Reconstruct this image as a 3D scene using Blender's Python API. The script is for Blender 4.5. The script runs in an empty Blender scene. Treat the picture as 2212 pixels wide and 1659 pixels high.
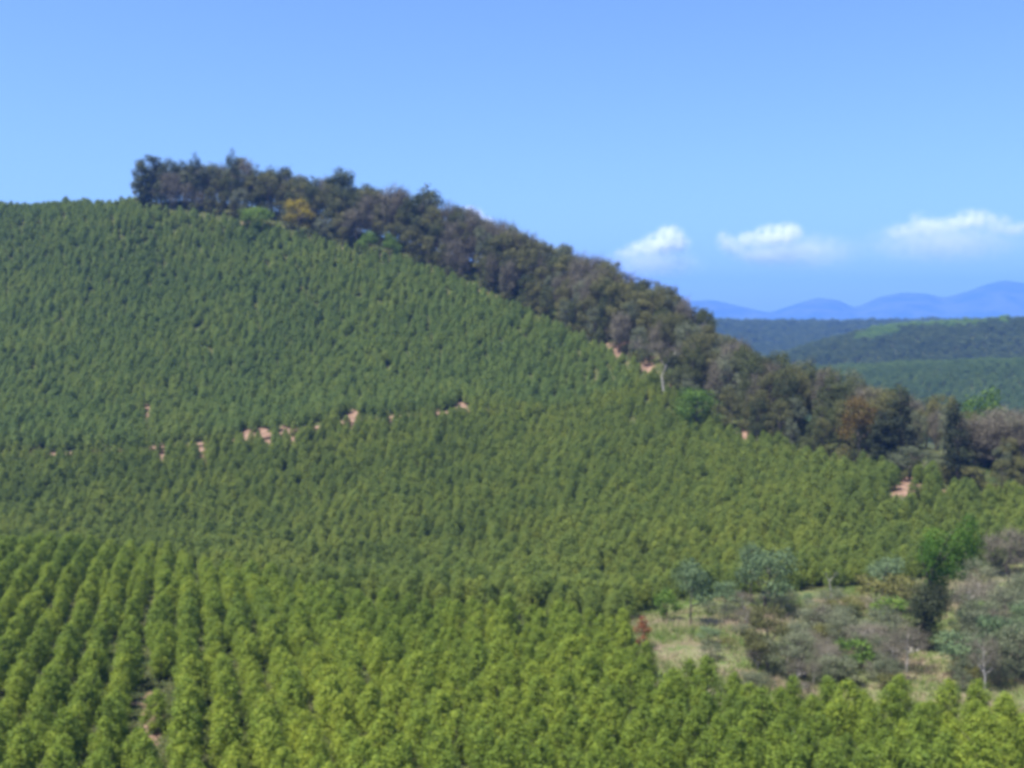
import bpy, bmesh, math, random
import numpy as np
from mathutils import Vector, Matrix, Euler

S = bpy.context.scene
C = S.collection
R = math.radians
random.seed(7)
rng = np.random.default_rng(7)

# ------------------------------------------------------------------ camera, sky, sun, exposure
W0, H0 = 2212.0, 1659.0            # the size of picture the measurements below were taken in
HFOV = R(50)
F = W0 / 2 / math.tan(HFOV / 2)
PITCH = math.atan((H0 / 2 - 700) / F)   # looking slightly down; eye level falls at 700 of 1659
cam_d = bpy.data.cameras.new('camera')
cam = bpy.data.objects.new('camera', cam_d)
C.objects.link(cam)
cam.location = (0, 0, 0)
cam.rotation_euler = (R(90) - PITCH, 0, 0)
cam_d.sensor_width = 36
cam_d.angle = HFOV
cam_d.clip_start = 0.5
cam_d.clip_end = 90000
S.camera = cam

SUN_EL, SUN_AZ = R(64), R(240)      # azimuth clockwise from the view direction (+Y): behind the left shoulder
world = bpy.data.worlds.new('World')
S.world = world
world.use_nodes = True
nt = world.node_tree
nt.nodes.clear()
out = nt.nodes.new('ShaderNodeOutputWorld')
bg = nt.nodes.new('ShaderNodeBackground')
sky = nt.nodes.new('ShaderNodeTexSky')
sky.sky_type = 'NISHITA'
sky.sun_disc = False
sky.sun_elevation = SUN_EL
sky.sun_rotation = SUN_AZ
sky.altitude = 300
sky.air_density = 1.0
sky.dust_density = 1.2
sky.ozone_density = 1.5
tint = nt.nodes.new('ShaderNodeMix')
tint.data_type = 'RGBA'
tint.blend_type = 'MULTIPLY'
tint.inputs[0].default_value = 1.0
tint.inputs[7].default_value = (0.90, 1.12, 1.42, 1)
nt.links.new(sky.outputs[0], tint.inputs[6])
nt.links.new(tint.outputs[2], bg.inputs[0])
bg.inputs[1].default_value = 0.06
nt.links.new(bg.outputs[0], out.inputs[0])

sd = bpy.data.lights.new('sun', 'SUN')
sd.energy = 5.0
sd.angle = R(0.53)
sd.color = (1.0, 0.95, 0.87)
sun = bpy.data.objects.new('sun', sd)
C.objects.link(sun)
to_sun = Vector((math.sin(SUN_AZ) * math.cos(SUN_EL), math.cos(SUN_AZ) * math.cos(SUN_EL), math.sin(SUN_EL)))
sun.rotation_euler = to_sun.to_track_quat('Z', 'Y').to_euler()
sun.location = to_sun * 300

S.view_settings.view_transform = 'Standard'
S.view_settings.look = 'None'
S.view_settings.gamma = 1
S.view_settings.use_curve_mapping = False
S.view_settings.exposure = 1.3
S.render.engine = 'CYCLES'
cy = S.cycles
cy.max_bounces = 8
cy.diffuse_bounces = 4
cy.transmission_bounces = 3
cy.transparent_max_bounces = 4
cy.volume_bounces = 6
cy.use_denoising = True
cy.pixel_filter_type = 'BLACKMAN_HARRIS'
cy.filter_width = 4.0               # the photograph is a soft one

# ------------------------------------------------------------------ helpers
def ray(px, py):
    c = np.array([(px - W0 / 2) / F, 1.0, (H0 / 2 - py) / F])
    cp, sp = math.cos(PITCH), math.sin(PITCH)
    return np.array([c[0], c[1] * cp + c[2] * sp, -c[1] * sp + c[2] * cp])

def P(px, py, d):
    r = ray(px, py)
    return r * (d / r[1])

def proj(x, y, z):
    cp, sp = math.cos(PITCH), math.sin(PITCH)
    cy_ = y * cp - z * sp
    cz = y * sp + z * cp
    return W0 / 2 + F * x / cy_, H0 / 2 - F * cz / cy_

def sstep(a, b, v):
    t = np.clip((v - a) / (b - a), 0, 1)
    return t * t * (3 - 2 * t)

# ------------------------------------------------------------------ the lie of the land
# (picture x, picture y, distance, height of what stands there)
CR = [(-150, 447, 475, 4), (0, 438, 470, 4), (160, 434, 460, 4), (300, 432, 450, 4), (400, 440, 446, 3), (520, 462, 440, 3), (650, 492, 430, 3), (820, 534, 418, 3), (1000, 598, 395, 2),
      (1200, 690, 360, 2), (1330, 752, 330, 1), (1420, 815, 306, 0), (1500, 885, 285, 2), (1650, 948, 260, 2), (1800, 985, 240, 2), (1950, 1020, 218, 2), (2060, 1045, 206, 2), (2212, 1048, 203, 2), (2350, 1050, 200, 2)]
CTRL = []
for (px, py, d, h) in CR:
    p = P(px, py, d)
    CTRL.append((p[0], p[1], p[2] - h))
    dirx, diry = 0.62, 0.78          # away from the slope, over the ridge
    rise = 5.0 if px >= 290 else 0.5
    CTRL.append((p[0] + 16 * dirx, p[1] + 16 * diry, p[2] - h + rise))
    CTRL.append((p[0] + 34 * dirx, p[1] + 34 * diry, p[2] - h + rise - 2.5))
    zz = p[2] - h
    CTRL.append((p[0] + 110 * dirx, p[1] + 110 * diry, zz - 0.28 * (zz + 70) - 6))
    CTRL.append((p[0] + 240 * dirx, p[1] + 240 * diry, zz - 0.75 * (zz + 70)))
for (px, py, d, h) in [(0, 700, 375, 4), (300, 700, 370, 4), (700, 700, 370, 4), (1000, 750, 345, 4), (0, 850, 325, 4), (500, 850, 325, 4),
        (900, 800, 335, 4), (1200, 780, 332, 4), (0, 560, 425, 4), (400, 550, 420, 4), (700, 590, 400, 4), (-200, 700, 375, 4), (-200, 850, 325, 4),
        (80, 985, 290, 0), (350, 968, 293, 0), (570, 945, 298, 0), (760, 912, 303, 0), (1040, 888, 308, 0), (1300, 870, 311, 0), (-150, 990, 288, 0),
        (0, 1125, 228, 4.5), (300, 1130, 226, 4.5), (600, 1150, 215, 4.5), (300, 1050, 256, 4.5), (700, 1050, 254, 4.5), (-200, 1120, 230, 4.5),
        (980, 1293, 158, 0), (760, 1228, 192, 3.5), (1100, 1100, 216, 4.5), (1100, 1000, 250, 4.5), (1400, 1000, 240, 4.5), (1400, 1130, 192, 4.5),
        (1700, 1120, 187, 4.5), (1700, 1040, 216, 4.5), (1700, 1200, 164, 4.5), (2000, 1180, 165, 4.5), (2212, 1130, 172, 4.5), (2000, 1110, 190, 4.5), (1400, 1230, 165, 4.5),
        (1960, 1047, 207, 0), (2400, 1130, 172, 4.5)]:
    p = P(px, py, d)
    CTRL.append((p[0], p[1], p[2] - h))
for (x, y) in [(-80, 180), (-60, 170), (-40, 150), (-14, 132), (0, 122), (14, 116), (-90, 130), (-40, 110), (-60, 100), (-30, 70), (0, 60), (30, 60), (0, 90), (30, 95), (60, 90), (-90, 70), (90, 70), (25, 128), (45, 132), (70, 138), (30, 148), (60, 152)]:
    CTRL.append((x, y, -31.0 - 0.047 * y + 0.3 * math.sin(x * .07)))
for (x, y, z) in [(0, 30, -33.5), (-60, 25, -33), (60, 25, -33), (-200, 0, -34), (200, 0, -36), (-200, 120, -38), (200, 120, -38), (0, -120, -33), (-200, -150, -34), (200, -150, -34),
        (-330, 300, -35), (-330, 430, 30), (-350, 520, 35), (-330, 640, -30), (250, 200, -45), (280, 330, -58), (330, 500, -66), (330, 680, -74), (0, 680, -70), (-330, 200, -42)]:
    CTRL.append((x, y, z))
CTRL = np.array(CTRL)
_c = CTRL[:, :2] / 100.0
def _k(r2):
    return 0.5 * r2 * np.log(r2 + 1e-9)
_n = len(_c)
_A = np.zeros((_n + 3, _n + 3))
_A[:_n, :_n] = _k(((_c[:, None] - _c[None]) ** 2).sum(-1)) + np.eye(_n) * 0.0015
_A[:_n, _n] = 1
_A[:_n, _n + 1:] = _c
_A[_n:, :_n] = _A[:_n, _n:].T
_sol = np.linalg.solve(_A, np.concatenate([CTRL[:, 2], [0, 0, 0]]))

def z_near(x, y):
    q = np.stack([x, y], -1) / 100.0
    o = np.empty(len(q))
    for i in range(0, len(q), 20000):
        b = q[i:i + 20000]
        o[i:i + 20000] = _k(((b[:, None] - _c[None]) ** 2).sum(-1)) @ _sol[:_n] + _sol[_n] + b @ _sol[_n + 1:]
    return o

def z_far(x, y):
    u = x / np.maximum(y, 1)
    a = 42 * np.exp(-((y - 860 - 25 * np.sin(x / 90)) / 130) ** 2) * (0.94 + 0.07 * np.sin(x / 55 + 1) + 0.25 * (u - 0.35))
    b2 = (66 * sstep(0.12, 0.36, u) + 75 * np.maximum(u - 0.34, 0)) * np.exp(-((y - 1220 - 30 * np.sin(x / 120)) / 170) ** 2)
    b1 = 72 * np.exp(-((y - 2250) / 380) ** 2) * (1 + 0.03 * np.sin(x / 130))
    return -75 + np.maximum(np.maximum(a, b2), b1) + 0.12 * (a + b1)*0

def Z(x, y):
    x = np.atleast_1d(np.asarray(x, float)); y = np.atleast_1d(np.asarray(y, float))
    zn = np.clip(z_near(np.clip(x, -340, 340), np.clip(y, -150, 690)), -90, 90)
    w = sstep(540, 680, y)
    w = np.maximum(w, sstep(270, 420, np.abs(x)))
    zf = np.where(y > 520, z_far(x, y), -60.0)
    zf = np.where(x < -200, np.maximum(zf, -60), zf)
    return zn * (1 - w) + zf * w

def hit(px, py, lo=50, hi=560):
    r = ray(px, py)
    t = np.arange(lo, hi, 0.5)
    d = Z(r[0] / r[1] * t, t) - r[2] / r[1] * t
    i = np.argmax(d > 0)
    t = t[i]
    return Vector((r[0] / r[1] * t, t, float(Z(r[0] / r[1] * t, t)[0])))

# ------------------------------------------------------------------ materials
def nodes(name):
    m = bpy.data.materials.new(name)
    m.use_nodes = True
    t = m.node_tree
    t.nodes.clear()
    o = t.nodes.new('ShaderNodeOutputMaterial')
    return m, t, o

def ramp(t, stops, fac):
    r = t.nodes.new('ShaderNodeValToRGB')
    e = r.color_ramp.elements
    while len(e) < len(stops):
        e.new(0.5)
    for el, (p, c) in zip(e, stops):
        el.position = p
        el.color = (*c, 1)
    t.links.new(fac, r.inputs[0])
    return r.outputs[0]

def math_n(t, op, a, b=None, c=None):
    n = t.nodes.new('ShaderNodeMath')
    n.operation = op
    for i, v in enumerate((a, b, c)):
        if v is None:
            continue
        if isinstance(v, (int, float)):
            n.inputs[i].default_value = v
        else:
            t.links.new(v, n.inputs[i])
    return n.outputs[0]

def noise(t, vec, scale, detail=3, rough=0.55):
    n = t.nodes.new('ShaderNodeTexNoise')
    n.inputs['Scale'].default_value = scale
    n.inputs['Detail'].default_value = detail
    n.inputs['Roughness'].default_value = rough
    if vec is not None:
        t.links.new(vec, n.inputs['Vector'])
    return n.outputs[0]

def foliage(name, stops, transl=0.35, gloss=0.15, spread=0.3):
    """leaves: each leaf has its own shade (attribute 'shade'), each tree its own cast, and the stand varies slowly over the ground"""
    m, t, o = nodes(name)
    a = t.nodes.new('ShaderNodeAttribute'); a.attribute_name = 'shade'
    oi = t.nodes.new('ShaderNodeObjectInfo')
    g = t.nodes.new('ShaderNodeNewGeometry')
    big = noise(t, g.outputs['Position'], 0.035, 2)
    f = math_n(t, 'MULTIPLY_ADD', oi.outputs['Random'], spread, math_n(t, 'MULTIPLY', a.outputs['Fac'], 1 - spread))
    f = math_n(t, 'ADD', f, math_n(t, 'MULTIPLY_ADD', big, 0.9, -0.45))
    col = ramp(t, stops, f)
    d = t.nodes.new('ShaderNodeBsdfPrincipled')
    d.inputs['Roughness'].default_value = 0.6
    d.inputs['Specular IOR Level'].default_value = gloss
    t.links.new(col, d.inputs['Base Color'])
    tr = t.nodes.new('ShaderNodeBsdfTranslucent')
    t.links.new(col, tr.inputs[0])
    mx = t.nodes.new('ShaderNodeMixShader')
    mx.inputs[0].default_value = transl
    t.links.new(d.outputs[0], mx.inputs[1]); t.links.new(tr.outputs[0], mx.inputs[2])
    t.links.new(mx.outputs[0], o.inputs[0])
    return m

def bark(name, c1, c2):
    m, t, o = nodes(name)
    tc = t.nodes.new('ShaderNodeTexCoord')
    col = ramp(t, [(0.35, c1), (0.65, c2)], noise(t, tc.outputs['Object'], 2.2, 4))
    d = t.nodes.new('ShaderNodeBsdfPrincipled')
    d.inputs['Roughness'].default_value = 0.9
    d.inputs['Specular IOR Level'].default_value = 0.1
    t.links.new(col, d.inputs['Base Color'])
    t.links.new(d.outputs[0], o.inputs[0])
    return m

M = {}
M['euc'] = foliage('young_eucalyptus_leaves', [(0.0, (0.085, 0.134, 0.024)), (0.45, (0.155, 0.218, 0.028)), (1.0, (0.265, 0.312, 0.036))], 0.38)
M['euc_hill'] = foliage('hill_eucalyptus_leaves', [(0.0, (0.095, 0.150, 0.042)), (0.5, (0.150, 0.215, 0.052)), (1.0, (0.225, 0.270, 0.056))], 0.33, .15, .42)
M['euc_mid'] = foliage('slope_eucalyptus_leaves', [(0.0, (0.082, 0.124, 0.030)), (0.5, (0.140, 0.190, 0.036)), (1.0, (0.230, 0.262, 0.042))], 0.33, .15, .42)
M['olive'] = foliage('olive_leaves', [(0.0, (0.056, 0.060, 0.024)), (0.5, (0.112, 0.114, 0.040)), (1.0, (0.185, 0.172, 0.060))], 0.25)
M['dark'] = foliage('dark_green_leaves', [(0.0, (0.032, 0.042, 0.018)), (0.5, (0.066, 0.080, 0.028)), (1.0, (0.112, 0.122, 0.040))], 0.22)
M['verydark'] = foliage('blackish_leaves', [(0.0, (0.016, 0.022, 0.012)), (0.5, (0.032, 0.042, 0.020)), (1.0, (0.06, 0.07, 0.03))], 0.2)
M['grey'] = foliage('grey_purple_twigs', [(0.0, (0.070, 0.062, 0.046)), (0.5, (0.132, 0.118, 0.086)), (1.0, (0.20, 0.178, 0.130))], 0.1, 0.05)
M['bluegreen'] = foliage('blue_green_leaves', [(0.0, (0.075, 0.115, 0.055)), (0.5, (0.125, 0.178, 0.085)), (1.0, (0.19, 0.25, 0.13))], 0.35, 0.08)
M['greygreen'] = foliage('grey_green_leaves', [(0.0, (0.062, 0.076, 0.042)), (0.5, (0.12, 0.138, 0.075)), (1.0, (0.195, 0.205, 0.12))], 0.25, 0.2)
M['bright'] = foliage('bright_green_leaves', [(0.0, (0.050, 0.100, 0.018)), (0.5, (0.105, 0.180, 0.028)), (1.0, (0.185, 0.265, 0.040))], 0.4)
M['creeper'] = foliage('creeper_leaves', [(0.0, (0.022, 0.058, 0.007)), (0.5, (0.048, 0.108, 0.011)), (1.0, (0.105, 0.185, 0.018))], 0.35)
M['yellow'] = foliage('yellow_blossom', [(0.0, (0.11, 0.105, 0.022)), (0.5, (0.25, 0.205, 0.024)), (1.0, (0.40, 0.31, 0.035))], 0.4)
M['orange'] = foliage('orange_brown_leaves', [(0.0, (0.080, 0.048, 0.014)), (0.5, (0.135, 0.095, 0.024)), (1.0, (0.20, 0.14, 0.034))], 0.35)
M['rust'] = foliage('rust_red_leaves', [(0.0, (0.09, 0.032, 0.014)), (0.5, (0.17, 0.062, 0.024)), (1.0, (0.26, 0.105, 0.042))], 0.3)
M['khaki'] = foliage('khaki_leaves', [(0.0, (0.080, 0.085, 0.026)), (0.5, (0.135, 0.135, 0.040)), (1.0, (0.21, 0.20, 0.064))], 0.3)
M['farwood'] = foliage('far_wood_leaves', [(0.0, (0.040, 0.064, 0.030)), (0.5, (0.080, 0.118, 0.042)), (1.0, (0.14, 0.175, 0.06))], 0.25)
M['farmid'] = foliage('mid_wood_leaves', [(0.0, (0.045, 0.080, 0.030)), (0.5, (0.092, 0.150, 0.045)), (1.0, (0.155, 0.215, 0.06))], 0.25)
M['farlight'] = foliage('far_light_green_leaves', [(0.0, (0.085, 0.155, 0.038)), (0.5, (0.145, 0.24, 0.055)), (1.0, (0.22, 0.32, 0.075))], 0.35)
M['bark'] = bark('grey_brown_bark', (0.07, 0.055, 0.042), (0.16, 0.135, 0.11))
M['palebark'] = bark('pale_bark', (0.24, 0.22, 0.20), (0.45, 0.42, 0.39))
M['darkbark'] = bark('dark_bark', (0.03, 0.025, 0.02), (0.07, 0.06, 0.05))

def grass_mat(name, soil=True):
    m, t, o = nodes(name)
    g = t.nodes.new('ShaderNodeNewGeometry')
    a = t.nodes.new('ShaderNodeAttribute'); a.attribute_name = 'shade'
    n1 = noise(t, g.outputs['Position'], 0.085, 5, 0.6)
    n1 = math_n(t, 'ADD', n1, math_n(t, 'MULTIPLY_ADD', a.outputs['Fac'], 0.24, -0.12))
    col = ramp(t, [(0.36, (0.140, 0.215, 0.048)), (0.46, (0.205, 0.240, 0.085)), (0.54, (0.29, 0.265, 0.145)), (0.66, (0.39, 0.305, 0.225))], n1)
    d = t.nodes.new('ShaderNodeBsdfDiffuse')
    t.links.new(col, d.inputs[0])
    tr = t.nodes.new('ShaderNodeBsdfTranslucent')
    t.links.new(col, tr.inputs[0])
    mx = t.nodes.new('ShaderNodeMixShader'); mx.inputs[0].default_value = 0.3
    t.links.new(d.outputs[0], mx.inputs[1]); t.links.new(tr.outputs[0], mx.inputs[2])
    t.links.new(mx.outputs[0], o.inputs[0])
    return m
M['grass'] = grass_mat('dry_and_green_grass')
M['weeds'] = foliage('undergrowth_leaves', [(0.0, (0.035, 0.050, 0.018)), (0.5, (0.070, 0.090, 0.028)), (1.0, (0.13, 0.125, 0.05))], 0.25)

def soil_mat():
    m, t, o = nodes('red_soil')
    g = t.nodes.new('ShaderNodeNewGeometry')
    n = noise(t, g.outputs['Position'], 0.45, 5, 0.65)
    col = ramp(t, [(0.3, (0.10, 0.068, 0.048)), (0.5, (0.175, 0.113, 0.082)), (0.7, (0.27, 0.18, 0.135))], n)
    d = t.nodes.new('ShaderNodeBsdfDiffuse')
    t.links.new(col, d.inputs[0])
    t.links.new(d.outputs[0], o.inputs[0])
    return m
M['soil'] = soil_mat()

def ground_mat():
    m, t, o = nodes('ground_cover')
    g = t.nodes.new('ShaderNodeNewGeometry')
    a = t.nodes.new('ShaderNodeAttribute'); a.attribute_name = 'soil'
    n = noise(t, g.outputs['Position'], 0.22, 5, 0.65)
    n2 = noise(t, g.outputs['Position'], 0.9, 4, 0.6)
    weeds = ramp(t, [(0.38, (0.030, 0.042, 0.016)), (0.55, (0.060, 0.066, 0.026)), (0.72, (0.075, 0.066, 0.034))], n)
    soil = ramp(t, [(0.3, (0.10, 0.068, 0.048)), (0.5, (0.175, 0.113, 0.082)), (0.7, (0.27, 0.18, 0.135))], n2)
    am = t.nodes.new('ShaderNodeAttribute'); am.attribute_name = 'meadow'
    meadow = ramp(t, [(0.36, (0.080, 0.115, 0.036)), (0.5, (0.130, 0.138, 0.064)), (0.64, (0.19, 0.16, 0.11))], n)
    m2 = t.nodes.new('ShaderNodeMix'); m2.data_type = 'RGBA'
    t.links.new(am.outputs['Fac'], m2.inputs[0]); t.links.new(weeds, m2.inputs[6]); t.links.new(meadow, m2.inputs[7])
    weeds = m2.outputs[2]
    mx = t.nodes.new('ShaderNodeMix'); mx.data_type = 'RGBA'
    f = math_n(t, 'ADD', a.outputs['Fac'], math_n(t, 'MULTIPLY_ADD', n, 3.0, -1.62))
    f = ramp(t, [(0.35, (0, 0, 0)), (0.6, (1, 1, 1))], f)
    t.links.new(f, mx.inputs[0]); t.links.new(weeds, mx.inputs[6]); t.links.new(soil, mx.inputs[7])
    d = t.nodes.new('ShaderNodeBsdfDiffuse')
    t.links.new(mx.outputs[2], d.inputs[0])
    t.links.new(d.outputs[0], o.inputs[0])
    return m
M['ground'] = ground_mat()

# ------------------------------------------------------------------ mesh building
def tag(o, label=None, cat=None, group=None, kind=None):
    if label: o['label'] = label
    if cat: o['category'] = cat
    if group: o['group'] = group
    if kind: o['kind'] = kind
    return o

def mesh_np(name, co, faces, mat=None, shade=None, smooth=False):
    me = bpy.data.meshes.new(name)
    k = faces.shape[1]
    me.vertices.add(len(co)); me.loops.add(faces.size); me.polygons.add(len(faces))
    me.vertices.foreach_set('co', np.asarray(co, np.float32).ravel())
    me.loops.foreach_set('vertex_index', faces.astype(np.int32).ravel())
    me.polygons.foreach_set('loop_start', np.arange(0, faces.size, k, dtype=np.int32))
    me.polygons.foreach_set('loop_total', np.full(len(faces), k, np.int32))
    me.polygons.foreach_set('use_smooth', np.full(len(faces), smooth))
    if shade is not None:
        at = me.attributes.new('shade', 'FLOAT', 'POINT')
        at.data.foreach_set('value', np.asarray(shade, np.float32))
    if mat: me.materials.append(mat)
    me.update(calc_edges=True)
    me.validate()
    return me

def unit(v):
    return v / np.maximum(np.linalg.norm(v, axis=-1, keepdims=True), 1e-9)

def leaf_quads(pos, nor, size, aspect=0.55, r=rng):
    """one diamond-shaped leaf (or leaf spray) per position, turned to face nor"""
    n = len(pos)
    nor = unit(nor)
    t = unit(np.cross(nor, unit(r.normal(size=(n, 3)))))
    b = np.cross(nor, t)
    L = (size * r.uniform(0.65, 1.35, n))[:, None]
    v = np.stack([pos - t * L * .5, pos + b * L * aspect * .5 + nor * L * .08, pos + t * L * .5, pos - b * L * aspect * .5 + nor * L * .08], 1).reshape(-1, 3)
    f = np.arange(4 * n).reshape(n, 4)
    return v, f

def crown_np(clumps, n_leaf, size, droop=0.0, jitter=0.55, aspect=0.55, r=rng):
    """clumps: rows x, y, z, rx, rz; leaves fill each clump, more in its outer half"""
    c = np.array(clumps, float)
    wgt = c[:, 3] ** 2
    k = r.choice(len(c), n_leaf, p=wgt / wgt.sum())
    d = unit(r.normal(size=(n_leaf, 3)))
    rad = r.uniform(0.15, 1, n_leaf) ** 0.5 * r.uniform(0.85, 1.15, n_leaf)
    off = d * rad[:, None] * np.stack([c[k, 3], c[k, 3], c[k, 4]], 1)
    pos = c[k, :3] + off
    nor = d + r.normal(size=(n_leaf, 3)) * jitter + np.array([0, 0, 0.35 - droop])
    v, f = leaf_quads(pos, nor, np.full(n_leaf, size), aspect, r)
    cs = r.uniform(0, 1, len(c))
    sh = np.repeat(np.clip(0.55 * cs[k] + 0.45 * r.uniform(0, 1, n_leaf), 0, 1), 4)
    return v, f, sh

def tube(path, radii, n=6):
    path = [Vector(p) for p in path]
    vs, fs = [], []
    for i, p in enumerate(path):
        a = path[max(i - 1, 0)]; b = path[min(i + 1, len(path) - 1)]
        d = (b - a).normalized()
        s = d.orthogonal().normalized(); q = d.cross(s)
        for j in range(n):
            an = 2 * math.pi * j / n
            vs.append(p + (s * math.cos(an) + q * math.sin(an)) * radii[i])
    for i in range(len(path) - 1):
        for j in range(n):
            fs.append((i * n + j, i * n + (j + 1) % n, (i + 1) * n + (j + 1) % n, (i + 1) * n + j))
    return np.array([tuple(v) for v in vs]), np.array(fs)

def merge(parts):
    vs, fs, o = [], [], 0
    for v, f in parts:
        vs.append(v); fs.append(f + o); o += len(v)
    return np.concatenate(vs), np.concatenate(fs)

def limbs_mesh(name, H, spread, n_limb, r0, mat, lean=0.0, first=0.35, seed=0):
    rd = random.Random(seed)
    top = Vector((lean * H, rd.uniform(-.05, .05) * H, H * 0.9))
    bend = Vector((rd.uniform(-.04, .04) * H, rd.uniform(-.04, .04) * H, 0))
    axis = [Vector((0, 0, -0.4)), top * 0.3 + bend, top * 0.62 - bend * .5, top]
    parts = [tube(axis, [r0 * 1.25, r0 * .85, r0 * .5, r0 * .12], 7)]
    ends = []
    for i in range(n_limb):
        t = first + (0.88 - first) * (i + rd.random() * .6) / n_limb
        s = top * t
        a = i * 2.4 + rd.uniform(-.4, .4)
        L = spread * (1.05 - 0.55 * t) * rd.uniform(.8, 1.15)
        e = s + Vector((math.cos(a) * L, math.sin(a) * L, L * rd.uniform(.45, 1.0)))
        mid = (s + e) / 2 + Vector((0, 0, -L * .08))
        rr = r0 * (1 - t) * .6 + .015
        parts.append(tube([s, mid, e], [rr, rr * .7, rr * .2], 5))
        ends.append(e)
        for q in range(2):
            e2 = mid + Vector((math.cos(a + (q - .5) * 1.7), math.sin(a + (q - .5) * 1.7), .7)) * L * .5
            parts.append(tube([mid, e2], [rr * .45, rr * .12], 4))
            ends.append(e2)
    ends.append(top)
    v, f = merge(parts)
    return mesh_np(name, v, f, mat, smooth=True), ends

def twig_np(ends, n_per, L, r, up=0.6):
    """fine bare twigs radiating from the limb ends"""
    vs, fs, o = [], [], 0
    for e in ends:
        e = np.array(e)
        for k in range(n_per):
            d = unit(r.normal(size=3) + np.array([0, 0, up]))
            l = L * r.uniform(.5, 1.2)
            s = unit(np.cross(d, r.normal(size=3))) * 0.022 * (L / 1.2)
            a = e + r.normal(size=3) * L * .28
            b = a + d * l
            vs += [a - s, a + s, b + s * .3, b - s * .3]
            fs.append((o, o + 1, o + 2, o + 3)); o += 4
    return np.array(vs), np.array(fs)

# --- young eucalyptus: a straight thin stem and a bushy cone of foliage nearly down to the ground
def make_eucalyptus(seed, H=4.8, Wd=1.3):
    r = np.random.default_rng(seed)
    clumps = []
    n = 58
    for i in range(n):
        t = (i + 0.5) / n
        z = H * (0.12 + 0.84 * t)
        prof = Wd * (min(1, (t + .45) * 1.6)) * (1 - t ** 2.4) ** .7
        a = i * 2.399 + r.uniform(-.5, .5)
        q = prof * r.uniform(.35, .92)
        s = 0.27 + 0.26 * prof / Wd
        clumps.append((math.cos(a) * q, math.sin(a) * q, z, s * r.uniform(.75, 1.2), s * r.uniform(.75, 1.15)))
    clumps.append((r.normal() * .08, r.normal() * .08, H * .94, .22, .34))
    v, f, sh = crown_np(clumps, 3200, 0.185, jitter=.3, r=r)
    crown = mesh_np('eucalyptus_crown', v, f, M['euc'], sh)
    parts = [tube([(0, 0, -.4), (r.normal() * .05, r.normal() * .05, H * .5), (0, 0, H * .93)], [.085, .06, .015], 6)]
    for i in range(9):
        t = .18 + .07 * i
        a = i * 2.399
        parts.append(tube([(0, 0, H * t), (math.cos(a) * .9, math.sin(a) * .9, H * t + .75)], [.025, .008], 4))
    v, f = merge(parts)
    trunk = mesh_np('eucalyptus_trunk', v, f, M['bark'], smooth=True)
    return crown, trunk

EUC = [make_eucalyptus(100 + i, 3.9 + .3 * (i % 3), 1.20 + .12 * (i % 4)) for i in range(7)]

def new(name, data=None, parent=None):
    o = bpy.data.objects.new(name, data)
    C.objects.link(o)
    if parent: o.parent = parent
    return o

# ------------------------------------------------------------------ layout of the ground: edges, clearing, bare patches
FE_X = np.array([-200, -89, -65, -14.8, 0, 16, 20, 400])       # far edge of the near block
FE_Y = np.array([195, 192, 190, 138, 131, 124, 112, 112])
CLEAR = np.array([(13.5, 128), (13, 113), (15, 104), (20, 99), (30, 96.5), (45, 94.5), (120, 90), (120, 168), (78, 166), (50, 160), (36, 155), (22, 151), (16, 140)])
def inside(x, y, poly):
    c = np.zeros(len(x), bool)
    j = len(poly) - 1
    for i in range(len(poly)):
        xi, yi = poly[i]; xj, yj = poly[j]
        m = ((yi > y) != (yj > y)) & (x < (xj - xi) * (y - yi) / (yj - yi + 1e-12) + xi)
        c ^= m
        j = i
    return c

CRW = np.array([P(px, py, d)[:2] for (px, py, d, h) in CR])
CRX, CRY = CRW[:, 0], CRW[:, 1]
def crest_y(x):
    return np.interp(x, CRX, CRY)

# bare ground seen between the trees: picture x, y top, y bottom, half width
BARE = [(540, 930, 944, 12), (572, 932, 964, 11), (622, 928, 942, 11), (320, 874, 915, 5), (350, 962, 986, 4), (437, 960, 986, 4), (765, 888, 914, 5), (748, 900, 908, 10), (992, 872, 880, 8),
        (1048, 868, 880, 6), (855, 902, 908, 8), (75, 960, 972, 5),
        (1408, 800, 846, 3), (1394, 774, 796, 3), (1340, 742, 752, 18), (1955, 1036, 1050, 20), (1978, 1048, 1054, 16), (1610, 936, 948, 9), (322, 1500, 1605, 6)]
def bare_mask(x, y, z, tree_h, half):
    u, v = proj(x + rng.normal(0, .8, len(x)), y, z)
    s = F / y
    m = np.zeros(len(x), bool)
    for (px, y0, y1, hw) in BARE:
        near = y1 > 1400
        m |= (np.abs(u - px) < hw + half * s * (.8 if near else .45)) & (v > y0 - 1) & (v < y1 + tree_h * s * rng.uniform(.3, .75, len(x)))
    return m

TRACK = [P(px, py, d) for (px, py, d) in [(-150, 990, 288), (80, 985, 290), (350, 968, 293), (570, 945, 298), (760, 912, 303), (1040, 888, 308), (1300, 870, 311), (1405, 850, 302)]]
TRX = np.array([t[0] for t in TRACK]); TRY = np.array([t[1] for t in TRACK])

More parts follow.
